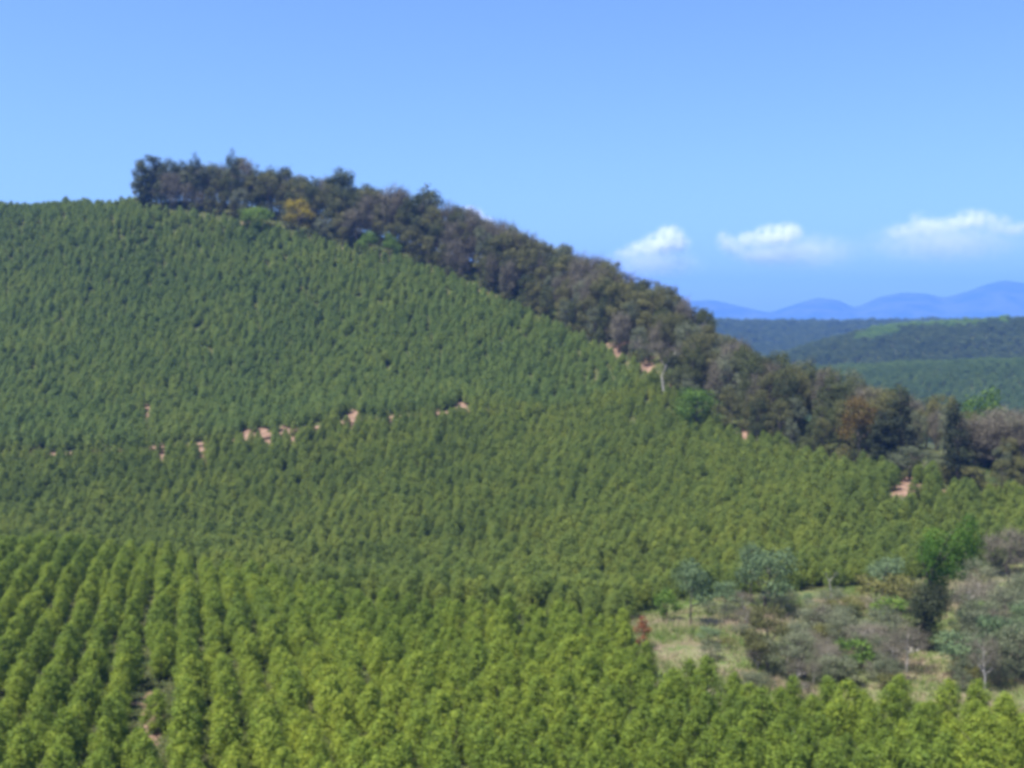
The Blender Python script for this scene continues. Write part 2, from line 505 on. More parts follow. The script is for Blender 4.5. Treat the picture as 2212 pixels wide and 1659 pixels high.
# ------------------------------------------------------------------ ground sheet out to the far hills
def build_ground():
    ys = np.concatenate([np.arange(-220, 40, 13), np.arange(40, 500, 2.2), 500 * (12800 / 500) ** (np.linspace(0, 1, 190))])
    us = np.linspace(-1, 1, 381)
    yy, uu = np.meshgrid(ys, us, indexing='ij')
    xx = uu * (150 + 0.72 * np.abs(yy))
    x, y = xx.ravel(), yy.ravel()
    z = Z(x, y)
    z = z + 0.25 * np.sin(x * .31 + y * .17) * np.cos(y * .23 - x * .11) * (y < 600)
    nr, nc = len(ys), len(us)
    idx = np.arange(nr * nc).reshape(nr, nc)
    f = np.stack([idx[:-1, :-1], idx[:-1, 1:], idx[1:, 1:], idx[1:, :-1]], -1).reshape(-1, 4)
    me = mesh_np('ground', np.stack([x, y, z], 1), f, M['ground'], smooth=True)
    soil = np.zeros(len(x))
    ok = (y > 55) & (y < 520)
    u, v = proj(x[ok], y[ok], z[ok])
    s = np.zeros(ok.sum())
    for (px, y0, y1, hw) in BARE:
        dx = np.maximum(np.abs(u - px) - hw, 0) / 10
        dy = np.maximum(np.maximum(y0 - v, v - y1 - 14), 0) / 8
        s = np.maximum(s, np.exp(-(dx ** 2 + dy ** 2)))
    soil[ok] = s
    soil = np.maximum(soil, 0.42 * np.exp(-((y - crest_y(x) + 1.5) / 2.5) ** 2) * (x > -120))
    at = me.attributes.new('soil', 'FLOAT', 'POINT')
    at.data.foreach_set('value', soil.astype(np.float32))
    at = me.attributes.new('meadow', 'FLOAT', 'POINT')
    at.data.foreach_set('value', inside(x, y, CLEAR).astype(np.float32))
    o = new('ground', me)
    tag(o, kind='structure')
build_ground()

def build_track():
    n = 160
    x = np.linspace(TRX[0], TRX[5] + 3, n)
    y = np.interp(x, TRX, TRY)
    vs = []
    for k in (-1.4, -.5, .5, 1.4):
        z = Z(x, y) + .35 - (0.1 if abs(k) > 1 else 0)
        vs.append(np.stack([x, y + k, Z(x, y + k) * .6 + Z(x, y) * .4 + .3], 1))
    v = np.stack(vs, 1).reshape(-1, 3)
    idx = np.arange(n * 4).reshape(n, 4)
    f = np.stack([idx[:-1, :-1], idx[1:, :-1], idx[1:, 1:], idx[:-1, 1:]], -1).reshape(-1, 4)
    tag(new('dirt_track', mesh_np('dirt_track', v, f, M['soil'], smooth=True)), kind='structure')
build_track()

# ------------------------------------------------------------------ blue mountains far behind
def build_mountains():
    prof = [(1000, 640), (1250, 632), (1450, 652), (1540, 648), (1610, 664), (1662, 676), (1710, 660), (1765, 643), (1810, 648), (1848, 665), (1900, 641), (1950, 632), (2000, 634), (2038, 643), (2090, 630), (2130, 614), (2170, 605), (2212, 611), (2290, 625), (2400, 600), (2520, 640)]
    px = np.linspace(1000, 2520, 420)
    # smooth the outline of the crest
    h = np.interp(px, [p[0] for p in prof], [p[1] for p in prof])
    ker = np.hanning(11); ker /= ker.sum()
    h = np.convolve(np.pad(h, 5, mode='edge'), ker, mode='valid')
    D = 10800.0
    rows = np.linspace(-1, 1, 41)
    co = []
    for j, t in enumerate(rows):
        d = D + t * 1500
        z = []
        for i, p in enumerate(px):
            w = P(p, h[i], D)
            prof_t = (1 - abs(t) ** 1.4)
            hz = -75 + (w[2] + 75) * prof_t
            hz += 26 * math.sin(p * .05 + t * 6) * math.sin(t * 9 + p * .013) * (abs(t) > 1e-6) * (1 - abs(t)) * min(1, abs(t) * 3)
            z.append((w[0] * d / D, d, min(hz, w[2])))
        co += z
    n = len(px)
    idx = np.arange(len(rows) * n).reshape(len(rows), n)
    f = np.stack([idx[:-1, :-1], idx[:-1, 1:], idx[1:, 1:], idx[1:, :-1]], -1).reshape(-1, 4)
    m, t, o = nodes('forested_mountain')
    g = t.nodes.new('ShaderNodeNewGeometry')
    col = ramp(t, [(0.4, (0.030, 0.050, 0.026)), (0.6, (0.07, 0.085, 0.045))], noise(t, g.outputs['Position'], 0.004, 5, .6))
    d = t.nodes.new('ShaderNodeBsdfDiffuse')
    t.links.new(col, d.inputs[0]); t.links.new(d.outputs[0], o.inputs[0])
    tag(new('mountains', mesh_np('mountains', np.array(co), f, m, smooth=True)), kind='structure')
build_mountains()

# ------------------------------------------------------------------ plantation trees
def block_points():
    """near block in straight rows running away from the camera"""
    pts = []
    dv = np.array([-0.300, 1.0]); dv /= np.linalg.norm(dv)
    nv = np.array([dv[1], -dv[0]])
    for i in range(-70, 71):
        ph = rng.uniform(0, 3)
        for j in range(5, 80):
            p = nv * (i * 3.0) + dv * (j * 3.3 + ph) + rng.normal(size=2) * np.array([.16, .3]) * (1 if i < -3 else 1.7)
            pts.append(p)
    p = np.array(pts)
    x, y = p[:, 0], p[:, 1]
    k = (y > 44) & (y < np.interp(x, FE_X, FE_Y)) & (np.abs(x) < 0.52 * y + 16)
    k &= ~inside(x, y, CLEAR)
    x, y = x[k], y[k]
    z = Z(x, y)
    k = ~bare_mask(x, y, z, 5.5, .7) & (rng.random(len(x)) > .008)
    return x[k], y[k], z[k]

def hill_points():
    pts = []
    dv = np.array([-0.05, 1.0]); dv /= np.linalg.norm(dv)
    nv = np.array([dv[1], -dv[0]])
    for i in range(-137, 99):
        ph = rng.uniform(0, 3)
        for j in range(58, 275):
            pts.append(nv * (i * 2.1) + dv * (j * 2.05 + ph) + rng.normal(size=2) * .6)
    p = np.array(pts)
    x, y = p[:, 0], p[:, 1]
    gap = np.interp(x, [-400, -75, -30, -10, 14, 30, 120], [10, 10, 7, 9, 9, 26, 20])
    lo = np.interp(x, FE_X, FE_Y) + gap
    back = np.where(x < -152, 30.0, -2.5)
    k = (y > lo) & (y < crest_y(x) + back) & (np.abs(x) < .5 * y + 20) & ~inside(x, y, CLEAR)
    dtr = y - np.interp(x, TRX, TRY)
    k &= ~((np.abs(dtr) < 2.3) & (x < TRX[5]))
    k &= ~((dtr > -7) & (dtr < 0) & (x < TRX[5]) & (rng.random(len(x)) < .12))
    x, y = x[k], y[k]
    z = Z(x, y)
    n1 = np.sin(x * .11 + 1.3) * np.sin(y * .09 + x * .03)
    k = ~bare_mask(x, y, z, 5.0, 1.0) & (rng.random(len(x)) > .03 + .05 * (n1 > .75))
    return x[k], y[k], z[k]

bx, by, bz = block_points()
u, v = proj(bx, by, bz + 4)
inframe = (u > -25) & (u < W0 + 25) & (v < H0 + 60)
order = np.argsort(by + np.where(inframe, 0, 1e4))
single = order[:296]
rest = np.setdiff1d(np.arange(len(bx)), single)

proto = []
for q, i in enumerate(single):
    kx = q % len(EUC)
    o = new('eucalyptus_tree')
    o.location = (bx[i], by[i], bz[i])
    o.rotation_euler = (rng.normal() * .025, rng.normal() * .025, rng.uniform(0, 6.28))
    s = float(np.clip(rng.normal(1, .13), .66, 1.3))
    o.scale = (s * rng.uniform(.94, 1.1), s * rng.uniform(.94, 1.1), s)
    c = new('crown', EUC[kx][0], o); t = new('trunk', EUC[kx][1], o)
    if q < len(EUC): proto.append((c, t))
    uu, vv = u[i], v[i]
    if abs(uu - 322) < 75 and vv > 1380:
        lab, gr = 'young eucalyptus beside the strip of bare red soil at lower left', 'eucalyptus by the red soil strip'
    elif uu < 800:
        lab, gr = 'young yellow-green eucalyptus standing in the clear straight rows at lower left', 'eucalyptus in the clear rows'
    elif uu > 1380:
        lab, gr = 'bushy young eucalyptus in the dense front stand below the scrubby clearing', 'eucalyptus below the clearing'
    else:
        lab, gr = 'young eucalyptus with merging yellow-green crown at bottom centre of the plantation', 'eucalyptus at bottom centre'
    tag(o, lab, 'tree', gr)

def scatter(name, label, cat, xs, ys, zs, protos, scale, mat=None, squash=1.0, sd=.1):
    """one uncounted stand: the trees of protos (crown, trunk) set on a cloud of points"""
    n = len(xs)
    me = bpy.data.meshes.new(name)
    me.vertices.add(n)
    me.vertices.foreach_set('co', np.stack([xs, ys, zs], 1).astype(np.float32).ravel())
    a = me.attributes.new('size', 'FLOAT_VECTOR', 'POINT')
    s = scale * np.clip(rng.normal(1, sd, n), .55, 1.45) * (1 + .09 * np.sin(xs * .13 + 2 * np.sin(ys * .06)) * np.sin(ys * .10 + xs * .04))
    a.data.foreach_set('vector', np.stack([s * rng.uniform(.9, 1.1, n), s * rng.uniform(.9, 1.1, n), s * squash], 1).astype(np.float32).ravel())
    a = me.attributes.new('turn', 'FLOAT_VECTOR', 'POINT')
    a.data.foreach_set('vector', np.stack([rng.normal(0, .03, n), rng.normal(0, .03, n), rng.uniform(0, 6.28, n)], 1).astype(np.float32).ravel())
    a = me.attributes.new('pick', 'INT', 'POINT')
    a.data.foreach_set('value', rng.integers(0, len(protos), n).astype(np.int32))
    o = new(name, me)
    g = bpy.data.node_groups.new(name, 'GeometryNodeTree')
    g.interface.new_socket('Geometry', in_out='INPUT', socket_type='NodeSocketGeometry')
    g.interface.new_socket('Geometry', in_out='OUTPUT', socket_type='NodeSocketGeometry')
    gi = g.nodes.new('NodeGroupInput'); go = g.nodes.new('NodeGroupOutput')
    top = g.nodes.new('GeometryNodeJoinGeometry')
    for (c, t) in protos:
        jn = g.nodes.new('GeometryNodeJoinGeometry')
        for ob in (c, t):
            oi = g.nodes.new('GeometryNodeObjectInfo')
            oi.transform_space = 'ORIGINAL'
            oi.inputs['Object'].default_value = ob
            gg = oi.outputs['Geometry']
            if ob is c and mat:
                sm = g.nodes.new('GeometryNodeSetMaterial')
                sm.inputs['Material'].default_value = mat
                g.links.new(gg, sm.inputs['Geometry'])
                gg = sm.outputs[0]
            g.links.new(gg, jn.inputs[0])
        ti = g.nodes.new('GeometryNodeGeometryToInstance')
        g.links.new(jn.outputs[0], ti.inputs[0])
        g.links.new(ti.outputs[0], top.inputs[0])
    ip = g.nodes.new('GeometryNodeInstanceOnPoints')
    ip.inputs['Pick Instance'].default_value = True
    def na(nm, ty):
        q = g.nodes.new('GeometryNodeInputNamedAttribute')
        q.data_type = ty
        q.inputs['Name'].default_value = nm
        return q.outputs[0]
    g.links.new(gi.outputs[0], ip.inputs['Points'])
    g.links.new(top.outputs[0], ip.inputs['Instance'])
    g.links.new(na('pick', 'INT'), ip.inputs['Instance Index'])
    er = g.nodes.new('FunctionNodeEulerToRotation')
    g.links.new(na('turn', 'FLOAT_VECTOR'), er.inputs[0])
    g.links.new(er.outputs[0], ip.inputs['Rotation'])
    g.links.new(na('size', 'FLOAT_VECTOR'), ip.inputs['Scale'])
    g.links.new(ip.outputs[0], go.inputs[0])
    md = o.modifiers.new('scatter', 'NODES')
    md.node_group = g
    tag(o, label, cat, None, 'stuff')
    return o

scatter('eucalyptus_plantation', 'rest of the near plantation block, its rows running back to the dip', 'plantation', bx[rest], by[rest], bz[rest], proto, 1.0)
hx, hy, hz = hill_points()
up = (hy > np.interp(hx, TRX, TRY)) & (hx < TRX[-1])
scatter('hillside_plantation', 'upper eucalyptus plantation covering the rounded hilltop above the dirt track', 'plantation', hx[up], hy[up], hz[up], proto, .92, M['euc_hill'], .98, .15)
scatter('hillside_plantation', 'lower eucalyptus plantation on the slope between the dip and the dirt track', 'plantation', hx[~up], hy[~up], hz[~up], proto, .94, M['euc_mid'], 1.0, .16)
print('near', len(bx), 'hill', len(hx))

# ------------------------------------------------------------------ native trees: kinds
KIND = {}
def make_kind(key, H, spread, n_limb, leafmat, n_leaf, size, barkmat='bark', clump=(1.3, 1.0), twigs=0, twigmat=None, lean=0.0, first=.35, variants=3, low=0, aspect=.55):
    out_ = []
    for k in range(variants):
        sd = abs(hash_(key)) + k * 17
        r = np.random.default_rng(sd)
        tr, ends = limbs_mesh(key + '_trunk', H, spread, n_limb, .018 * H + .03, M[barkmat], lean, first, sd)
        parts = []
        sh = []
        if n_leaf:
            cl = [(e.x, e.y, e.z, clump[0] * r.uniform(.6, 1.25), clump[1] * r.uniform(.6, 1.2)) for e in ends]
            for q in range(low):
                a = r.uniform(0, 6.28); d = spread * r.uniform(.3, .8)
                cl.append((math.cos(a) * d, math.sin(a) * d, H * r.uniform(.12, .4), clump[0] * .9, clump[1] * .9))
            v, f, s = crown_np(cl, n_leaf, size, r=r, aspect=aspect)
            parts.append((v, f)); sh.append(s)
        if twigs:
            v, f = twig_np(ends, twigs, H * .17, r)
            parts.append((v, f)); sh.append(np.repeat(r.uniform(0, 1, len(v) // 4), 4))
        v, f = merge(parts)
        me = mesh_np(key + '_crown', v, f, M[leafmat], np.concatenate(sh))
        out_.append((me, tr))
    KIND[key] = out_
def hash_(s):
    h = 7
    for c in s: h = (h * 31 + ord(c)) % 99991
    return h

#          key        H   spread limbs leaf      n     size
make_kind('olive',    10, 3.6, 9, 'olive',     4000, .34, clump=(1.3, 1.05), low=9, first=.25)
make_kind('dark',     10, 3.2, 9, 'dark',      4000, .33, clump=(1.25, 1.2), low=10, first=.25)
make_kind('slender',  12, 2.0, 11, 'dark',      2600, .34, clump=(.95, 1.1), first=.2, low=6)
make_kind('greybare', 9.5, 3.2, 11, 'grey',    1300,  .26, clump=(1.2, 1.1), twigs=44, low=6, first=.22)
make_kind('greygreen', 9, 3.4, 9, 'greygreen', 3000, .32, clump=(1.25, 1.05), low=8, first=.25)
make_kind('bright',   5.5, 2.6, 8, 'bright',   2200, .34, clump=(1.2, .95), low=5, first=.2)
make_kind('yellow',   8.5, 2.8, 9, 'yellow',   1500, .34, clump=(1.05, .9), low=2, variants=2)
make_kind('orange',   9, 2.6, 9, 'orange',     2000, .34, clump=(1.15, 1.1), low=3, variants=1)
make_kind('spire',    13, 1.5, 14, 'verydark', 3400, .32, clump=(.85, 1.1), first=.15, low=5, variants=2)
make_kind('shrub',    3.2, 1.7, 8, 'olive',    1000, .32, clump=(.85, .65), low=6, first=.15)
make_kind('blueshrub', 4.5, 1.9, 8, 'bluegreen', 1500, .24, clump=(.85, .6), first=.3, aspect=.6)
make_kind('greyscrub', 4.5, 2.1, 8, 'greygreen', 1900, .21, clump=(.9, .7), first=.2, twigs=14, low=6)
make_kind('khakishrub', 3.6, 2.2, 8, 'khaki',  900,  .30, clump=(.95, .5), first=.4)
make_kind('twiggy',   5.0, 1.7, 10, 'grey',    60,   .22, clump=(.7, .7), twigs=30, barkmat='palebark')
make_kind('rust',     3.4, .9, 7, 'rust',      420,  .28, clump=(.5, .5), first=.2, low=3, variants=1)
make_kind('greenshrub', 2.6, 1.5, 7, 'bright', 700,  .28, clump=(.75, .5), first=.15, low=4)
make_kind('darkshrub', 2.6, 1.4, 7, 'dark',    800,  .28, clump=(.7, .55), first=.15, low=5)

def plant(key, name, loc, height, width=None, rot=None, var=None, label=None, cat='tree', group=None):
    vs = KIND[key]
    me, tr = vs[var if var is not None else random.randrange(len(vs))]
    o = new(name)
    o.location = loc
    zs = [vv.co.z for vv in me.vertices] if False else None
    dim = DIM[me.name]
    s = height / dim[1]
    w = s if width is None else width / dim[0]
    o.scale = (w, w, s)
    o.rotation_euler = (random.gauss(0, .03), random.gauss(0, .03), random.uniform(0, 6.28) if rot is None else rot)
    c = new('crown', me, o); t = new('trunk', tr, o)
    tag(o, label, cat, group)
    return o, c, t
DIM = {}
for vs in KIND.values():
    for me, tr in vs:
        a = np.empty(len(me.vertices) * 3, np.float32)
        me.vertices.foreach_get('co', a)
        a = a.reshape(-1, 3)
        rr = np.hypot(a[:, 0], a[:, 1])
        DIM[me.name] = (2 * np.percentile(rr, 93), np.percentile(a[:, 2], 98.5))

# ------------------------------------------------------------------ the belt of native trees along the ridge
SEC = [(-1, 620, 'on the ridge top left of the yellow tree'), (620, 1010, 'on the ridge between yellow tree and small cloud'),
       (1010, 1340, 'on the sloping ridge right of the small cloud'), (1340, 1700, 'on the ridge around the bare red gap'),
       (1700, 2020, 'on the low ridge near the orange-brown tree'), (2020, 9999, 'at the ridge foot by the right edge')]
KD = {'olive': ('broadleaf_tree', 'olive broad-crowned tree'), 'dark': ('broadleaf_tree', 'dark green dense tree'), 'slender': ('slender_tree', 'tall slender thin-crowned tree'),
      'greybare': ('bare_tree', 'half-bare grey-brown twiggy tree'), 'greygreen': ('broadleaf_tree', 'dull grey-green tree'), 'shrub': ('shrub', 'low olive bush at the foot of the trees')}
def sec_of(px):
    for a, b, tx in SEC:
        if a <= px < b: return tx
belt_proto = []
nv = np.array([0.62, 0.78])
seg = np.hypot(np.diff(CRX), np.diff(CRY)); cum = np.concatenate([[0], np.cumsum(seg)])
CPX = np.array([c[0] for c in CR])
s0 = np.interp(285, CPX, cum); s1 = np.interp(2330, CPX, cum)
# picture x -> how tall the front and back rows stand (metres)
TALL_X = [280, 430, 480, 600, 800, 1000, 1200, 1330, 1430, 1560, 1700, 1850, 2000, 2200, 2400]
TALL_H = [15.5, 15, 15, 15.5, 18, 17.5, 16.8, 15.2, 13.6, 15, 14.5, 11.5, 9.5, 9, 9]
row_off = [1.5, 7, 13, 20, 28]
for ri, off in enumerate(row_off):
    s = s0 + (ri % 2) * 2.2
    while s < s1:
        x = np.interp(s, cum, CRX); y = np.interp(s, cum, CRY); px = np.interp(s, cum, CPX)
        s += random.uniform(3.7, 6.0)
        jx = random.gauss(0, .9)
        X = x + nv[0] * (off + random.gauss(0, 1.2)) + jx * nv[1]
        Y = y + nv[1] * (off + random.gauss(0, 1.2)) - jx * nv[0]
        if 1955 < px < 2085 and ri <= 2: continue
        if 1870 < px <= 1955 and ri <= 1: continue
        # the gap of bare soil and the pale leaning tree keep their own spot
        if ri == 0 and 1385 < px < 1440: continue
        if ri == 0 and any(abs(px - a) < b for a, b in ((572, 34), (655, 38), (700, 22), (800, 20), (852, 20), (1530, 34), (1850, 30))): continue
        h = np.interp(px, TALL_X, TALL_H) * random.uniform(.74, 1.14) * (1.0 if ri else .72)
        wts = {'olive': 3, 'dark': 2.6, 'slender': 1.0 if px < 800 else .1, 'greybare': 1.3, 'greygreen': 1.2 + (px > 1150) * 1.0}
        if 880 < px < 1010: wts['greybare'] = 4.5
        if px > 1450: wts['olive'] = 4.5; wts['greybare'] = .6
        key = random.choices(list(wts), list(wts.values()))[0]
        if ri >= 2 and random.random() < .22: key = random.choice(['greybare', 'slender']) if px < 950 else 'greybare'; h *= 1.1 if px < 950 else 1.0
        if key == 'slender': h *= 1.12
        nm, tx = KD[key]
        o, c, t = plant(key, nm, (X, Y, float(Z(X, Y)[0])), h, h * random.uniform(.42, .62), label=tx + ' ' + sec_of(px), group=tx + ' ' + sec_of(px))
        if len(belt_proto) < 6 and key in ('olive', 'dark', 'greygreen'): belt_proto.append((c, t))
# low bushes closing the foot of the belt
s = s0 + 1
while s < s1:
    x = np.interp(s, cum, CRX); y = np.interp(s, cum, CRY); px = np.interp(s, cum, CPX)
    s += random.uniform(3.5, 7.5)
    if 1370 < px < 1450 or random.random() < .15 or any(abs(px - a) < b for a, b in ((572, 30), (655, 30), (800, 20), (852, 20), (1530, 32))): continue
    off = random.uniform(-.5, 4)
    X, Y = x + nv[0] * off, y + nv[1] * off
    plant('shrub' if random.random() < .6 else 'darkshrub', 'shrub', (X, Y, float(Z(X, Y)[0])), random.uniform(2.2, 4.2), label='low dark bush under the trees ' + sec_of(px), cat='shrub', group='low bushes under the trees ' + sec_of(px))

def on_crest(px, off):
    s = np.interp(px, CPX, cum)
    x = np.interp(s, cum, CRX); y = np.interp(s, cum, CRY)
    X, Y = x + nv[0] * off, y + nv[1] * off
    return Vector((X, Y, float(Z(X, Y)[0])))

# trees of the belt that stand out
plant('slender', 'slender_tree', on_crest(303, 2), 18.5, 9, label='tall dark tree ending the ridge trees at the far left', cat='tree')
plant('slender', 'slender_tree', on_crest(335, 5), 15.5, 8, label='dark tree second from the left end of the ridge trees', cat='tree')
plant('greybare', 'bare_tree', on_crest(362, 2), 14, 9, label='twiggy grey tree third from the left end of the ridge trees', cat='tree')
plant('slender', 'slender_tree', on_crest(402, 4), 20.5, 6, label='tall thin-topped tree rising above the ridge trees left of the tallest one', cat='tree')
plant('slender', 'slender_tree', on_crest(482, 5), 24, 7, label='tallest thin-topped tree rising from the ridge against the sky', cat='tree')
plant('bright', 'bushy_tree', on_crest(572, -4), 9.5, 13, label='round bright green bush in front of the ridge trees on the hilltop', cat='tree')
plant('yellow', 'flowering_tree', on_crest(655, -2.5), 15, 11.5, label='yellow flowering tree in front of the dark ridge trees', cat='tree')
plant('greygreen', 'bushy_tree', on_crest(700, 0.5), 8.5, 8, label='grey-green tree directly right of the yellow flowering tree', cat='tree')
plant('bright', 'bushy_tree', on_crest(800, -1), 8.5, 7, label='yellowish green bush left of a pair in front of the ridge trees', cat='tree')
plant('bright', 'bushy_tree', on_crest(852, -1), 10, 7, label='light green bush right of a pair in front of the ridge trees', cat='tree')
plant('yellow', 'flowering_tree', on_crest(1050, 18), 17, 9, label='yellow topped tree on the skyline just below the small cloud', cat='tree')
plant('bright', 'bushy_tree', on_crest(1530, -6), 11, 10, label='bright green round bush at the foot of the trees right of the red soil gap', cat='tree')
plant('orange', 'autumn_tree', on_crest(1850, 1), 15, 8, label='orange-brown tree in the dark trees at the lower end of the ridge', cat='tree')
plant('spire', 'spire_tree', on_crest(1925, 6), 15, 6, label='tall dark spire-shaped tree right of the orange-brown tree', cat='tree')
plant('spire', 'spire_tree', on_crest(1905, 1), 12, 6, label='dark column of foliage close beside the orange-brown tree', cat='tree')
plant('spire', 'spire_tree', on_crest(2050, 4), 15, 6, label='dark narrow tree standing alone near the pale bush at right', cat='tree')
plant('greygreen', 'bushy_tree', hit(1965, 1040), 7, 9, label='rounded grey-green bush above the small bare soil patch at right', cat='shrub')
plant('greygreen', 'bushy_tree', hit(2040, 1035), 5.5, 7, label='lower green bush right of the rounded grey-green bush', cat='shrub')
_p = P(2132, 862, 275)
_z = float(Z(_p[0], _p[1])[0])
plant('bright', 'bushy_tree', Vector((_p[0], _p[1], _z)), max(8, _p[2] - _z + 1.5), 13, label='light green round crown standing beyond the foot of the ridge at right', cat='tree')
for (px, py, hh, ww) in [(2130, 1050, 9, 11), (2200, 1050, 9.5, 11), (2165, 1030, 10, 11), (2110, 1046, 8, 9), (2185, 1056, 7, 9), (2225, 1056, 8, 9), (2150, 1056, 6, 8)]:
    p = hit(px, py)
    plant('greybare', 'bare_tree', p + Vector((3, 8, float(Z(p.x + 3, p.y + 8)[0]) - p.z)), hh, ww, label='leafless pinkish brown tree in the clump at the right edge below the ridge', cat='tree', group='pinkish bare trees at the right edge')

# the pale leaning tree by the bare gap
def pale_tree():
    b = hit(1432, 858)
    o = new('leaning_bare_tree')
    o.location = b
    k = 305 / F
    def q(dx, dy): return (dx * k, dy * .004, dy * k)
    parts = [tube([q(4, -4), q(0, 22), q(-2, 42), q(6, 62), q(18, 82), q(28, 96)], [.30, .27, .24, .2, .15, .07], 7),
             tube([q(6, 62), q(-12, 84), q(-34, 100), q(-52, 108)], [.08, .06, .04, .02], 5), tube([q(18, 82), q(40, 92), q(62, 100)], [.06, .04, .02], 5), tube([q(-12, 84), q(-10, 104)], [.04, .02], 5)]
    v, f = merge(parts)
    new('trunk', mesh_np('leaning_trunk', v, f, M['palebark'], smooth=True), o)
    ends = [q(28, 98), q(-52, 108), q(62, 100), q(-10, 104), q(-30, 100), q(40, 94), q(10, 90)]
    r = np.random.default_rng(5)
    v, f = twig_np(ends, 90, 2.4, r, .3)
    new('crown', mesh_np('leaning_twigs', v, f, M['grey'], np.repeat(r.uniform(.4, 1, len(v) // 4), 4)), o)
    tag(o, 'pale-trunked leaning bare tree beside the gap of red soil', 'tree')
pale_tree()

# ------------------------------------------------------------------ scrubby clearing on the right
def shade_of(n): return rng.uniform(0, 1, n)
def build_grass():
    n = 42000
    x = rng.uniform(-20, 92, n); y = rng.uniform(88, 170, n)
    k = inside(x, y, CLEAR) | ((y > np.interp(x, FE_X, FE_Y) - 3) & (y < np.interp(x, FE_X, FE_Y) + 30) & (x < 30) & (x > 7))
    x, y = x[k], y[k]
    z = Z(x, y)
    n = len(x)
    hgt = .55 + .45 * np.sin(x * .21) * np.sin(y * .27 + 1)
    vs, fs, sh = [], [], []
    nb = 9
    base = np.repeat(np.stack([x, y, z], 1), nb, 0) + rng.normal(size=(n * nb, 3)) * np.array([.22, .22, 0])
    h = np.repeat(np.maximum(hgt, .45), nb) * rng.uniform(.5, 1.1, n * nb)
    a = rng.uniform(0, 6.28, n * nb)
    lean = rng.uniform(.1, .6, n * nb) * h
    wd = rng.uniform(.025, .06, n * nb)
    s = np.stack([np.cos(a + 1.57), np.sin(a + 1.57), np.zeros_like(a)], 1) * wd[:, None]
    tip = base + np.stack([np.cos(a) * lean, np.sin(a) * lean, h], 1)
    v = np.stack([base - s, base + s, tip], 1).reshape(-1, 3)
    f = np.arange(len(v)).reshape(-1, 3)
    sh = np.repeat(np.repeat(rng.uniform(0, 1, n), nb), 3)
    tag(new('grass', mesh_np('grass', v, f, M['grass'], sh)), 'rough dry and green grass covering the clearing', 'grass', None, 'stuff')
    # low weeds between the plantation rows
    m = 9000
    x = rng.uniform(-85, 60, m); y = rng.uniform(58, 165, m)
    k = (y < np.interp(x, FE_X, FE_Y) + 12) & ~inside(x, y, CLEAR) & (np.abs(x) < .5 * y + 8)
    x, y = x[k], y[k]; z = Z(x, y)
    k = ~bare_mask(x, y, z, 0.3, .4)
    x, y, z = x[k], y[k], z[k]
    q = 16
    pos = np.repeat(np.stack([x, y, z + .45], 1), q, 0) + rng.normal(size=(len(x) * q, 3)) * np.array([.5, .5, .3])
    v, f = leaf_quads(pos, rng.normal(size=pos.shape) * .6 + np.array([0, 0, .8]), np.full(len(pos), .28))
    sh = np.repeat(np.repeat(rng.uniform(0, 1, len(x)), q), 4)
    tag(new('undergrowth', mesh_np('undergrowth', v, f, M['weeds'], sh)), 'low weeds growing between the rows of the near plantation', 'undergrowth', None, 'stuff')
build_grass()

def at(px, py): return hit(px, py, 80, 200)
def put(key, name, px, py, hpx, wpx, label, cat='shrub', group=None, rot=None):
    p = at(px, py)
    k = p.y / F
    return plant(key, name, p, hpx * k, wpx * k, rot, label=label, cat=cat, group=group)

# tall tree overgrown with bright green creepers
def vine_tree():
    b = at(1995, 1405)
    k = b.y / F * 1.22
    o = new('creeper_covered_tree')
    o.location = b
    r = np.random.default_rng(77)
    def q(px, py, dy=0): return np.array([(px - 1995) * k, dy, (1385 - py) * k])
    parts = [tube([q(1992, 1395), q(1995, 1320), q(2010, 1240), q(2030, 1190), q(2045, 1165)], [.35, .3, .24, .16, .06], 8),
             tube([q(2010, 1240), q(2040, 1205), q(2072, 1178)], [.16, .12, .04], 6), tube([q(2005, 1265), q(1990, 1225), q(1985, 1195)], [.14, .1, .04], 6),
             tube([q(1998, 1300), q(2016, 1285), q(2035, 1262)], [.1, .07, .03], 5)]
    v, f = merge(parts)
    new('trunk', mesh_np('creeper_tree_trunk', v, f, M['darkbark'], smooth=True), o)
    top, low = [], []
    for (px, py, rad) in [(2072, 1172, 20), (2050, 1185, 22), (2025, 1190, 20), (1998, 1192, 18), (2085, 1195, 16), (2062, 1210, 20), (2035, 1215, 22), (2008, 1215, 20), (1990, 1215, 14), (2040, 1240, 18), (2015, 1245, 20), (2030, 1268, 16), (2008, 1275, 16), (2078, 1152, 12)]:
        c = q(px, py, r.normal() * 1.0)
        top.append((*c, rad * k * 1.3, rad * k * 1.15))
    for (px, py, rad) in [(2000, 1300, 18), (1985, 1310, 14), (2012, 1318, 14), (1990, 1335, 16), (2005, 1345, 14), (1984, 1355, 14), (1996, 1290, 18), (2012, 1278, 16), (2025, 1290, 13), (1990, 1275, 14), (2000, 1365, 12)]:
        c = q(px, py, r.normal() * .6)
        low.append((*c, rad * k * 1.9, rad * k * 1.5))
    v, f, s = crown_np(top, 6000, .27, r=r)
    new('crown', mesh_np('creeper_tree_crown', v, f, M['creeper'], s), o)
    v, f, s = crown_np(low, 6500, .25, r=r)  # unlit lower part of the tree: shade painted in with blackish leaves
    tag(new('lower_foliage', mesh_np('creeper_tree_lower', v, f, M['verydark'], s), o), 'lower foliage hanging round the trunk, its shade put into the leaf colour')
    tag(o, 'tall tree overgrown with bright green creepers, standing in the scrub at right', 'tree')
vine_tree()

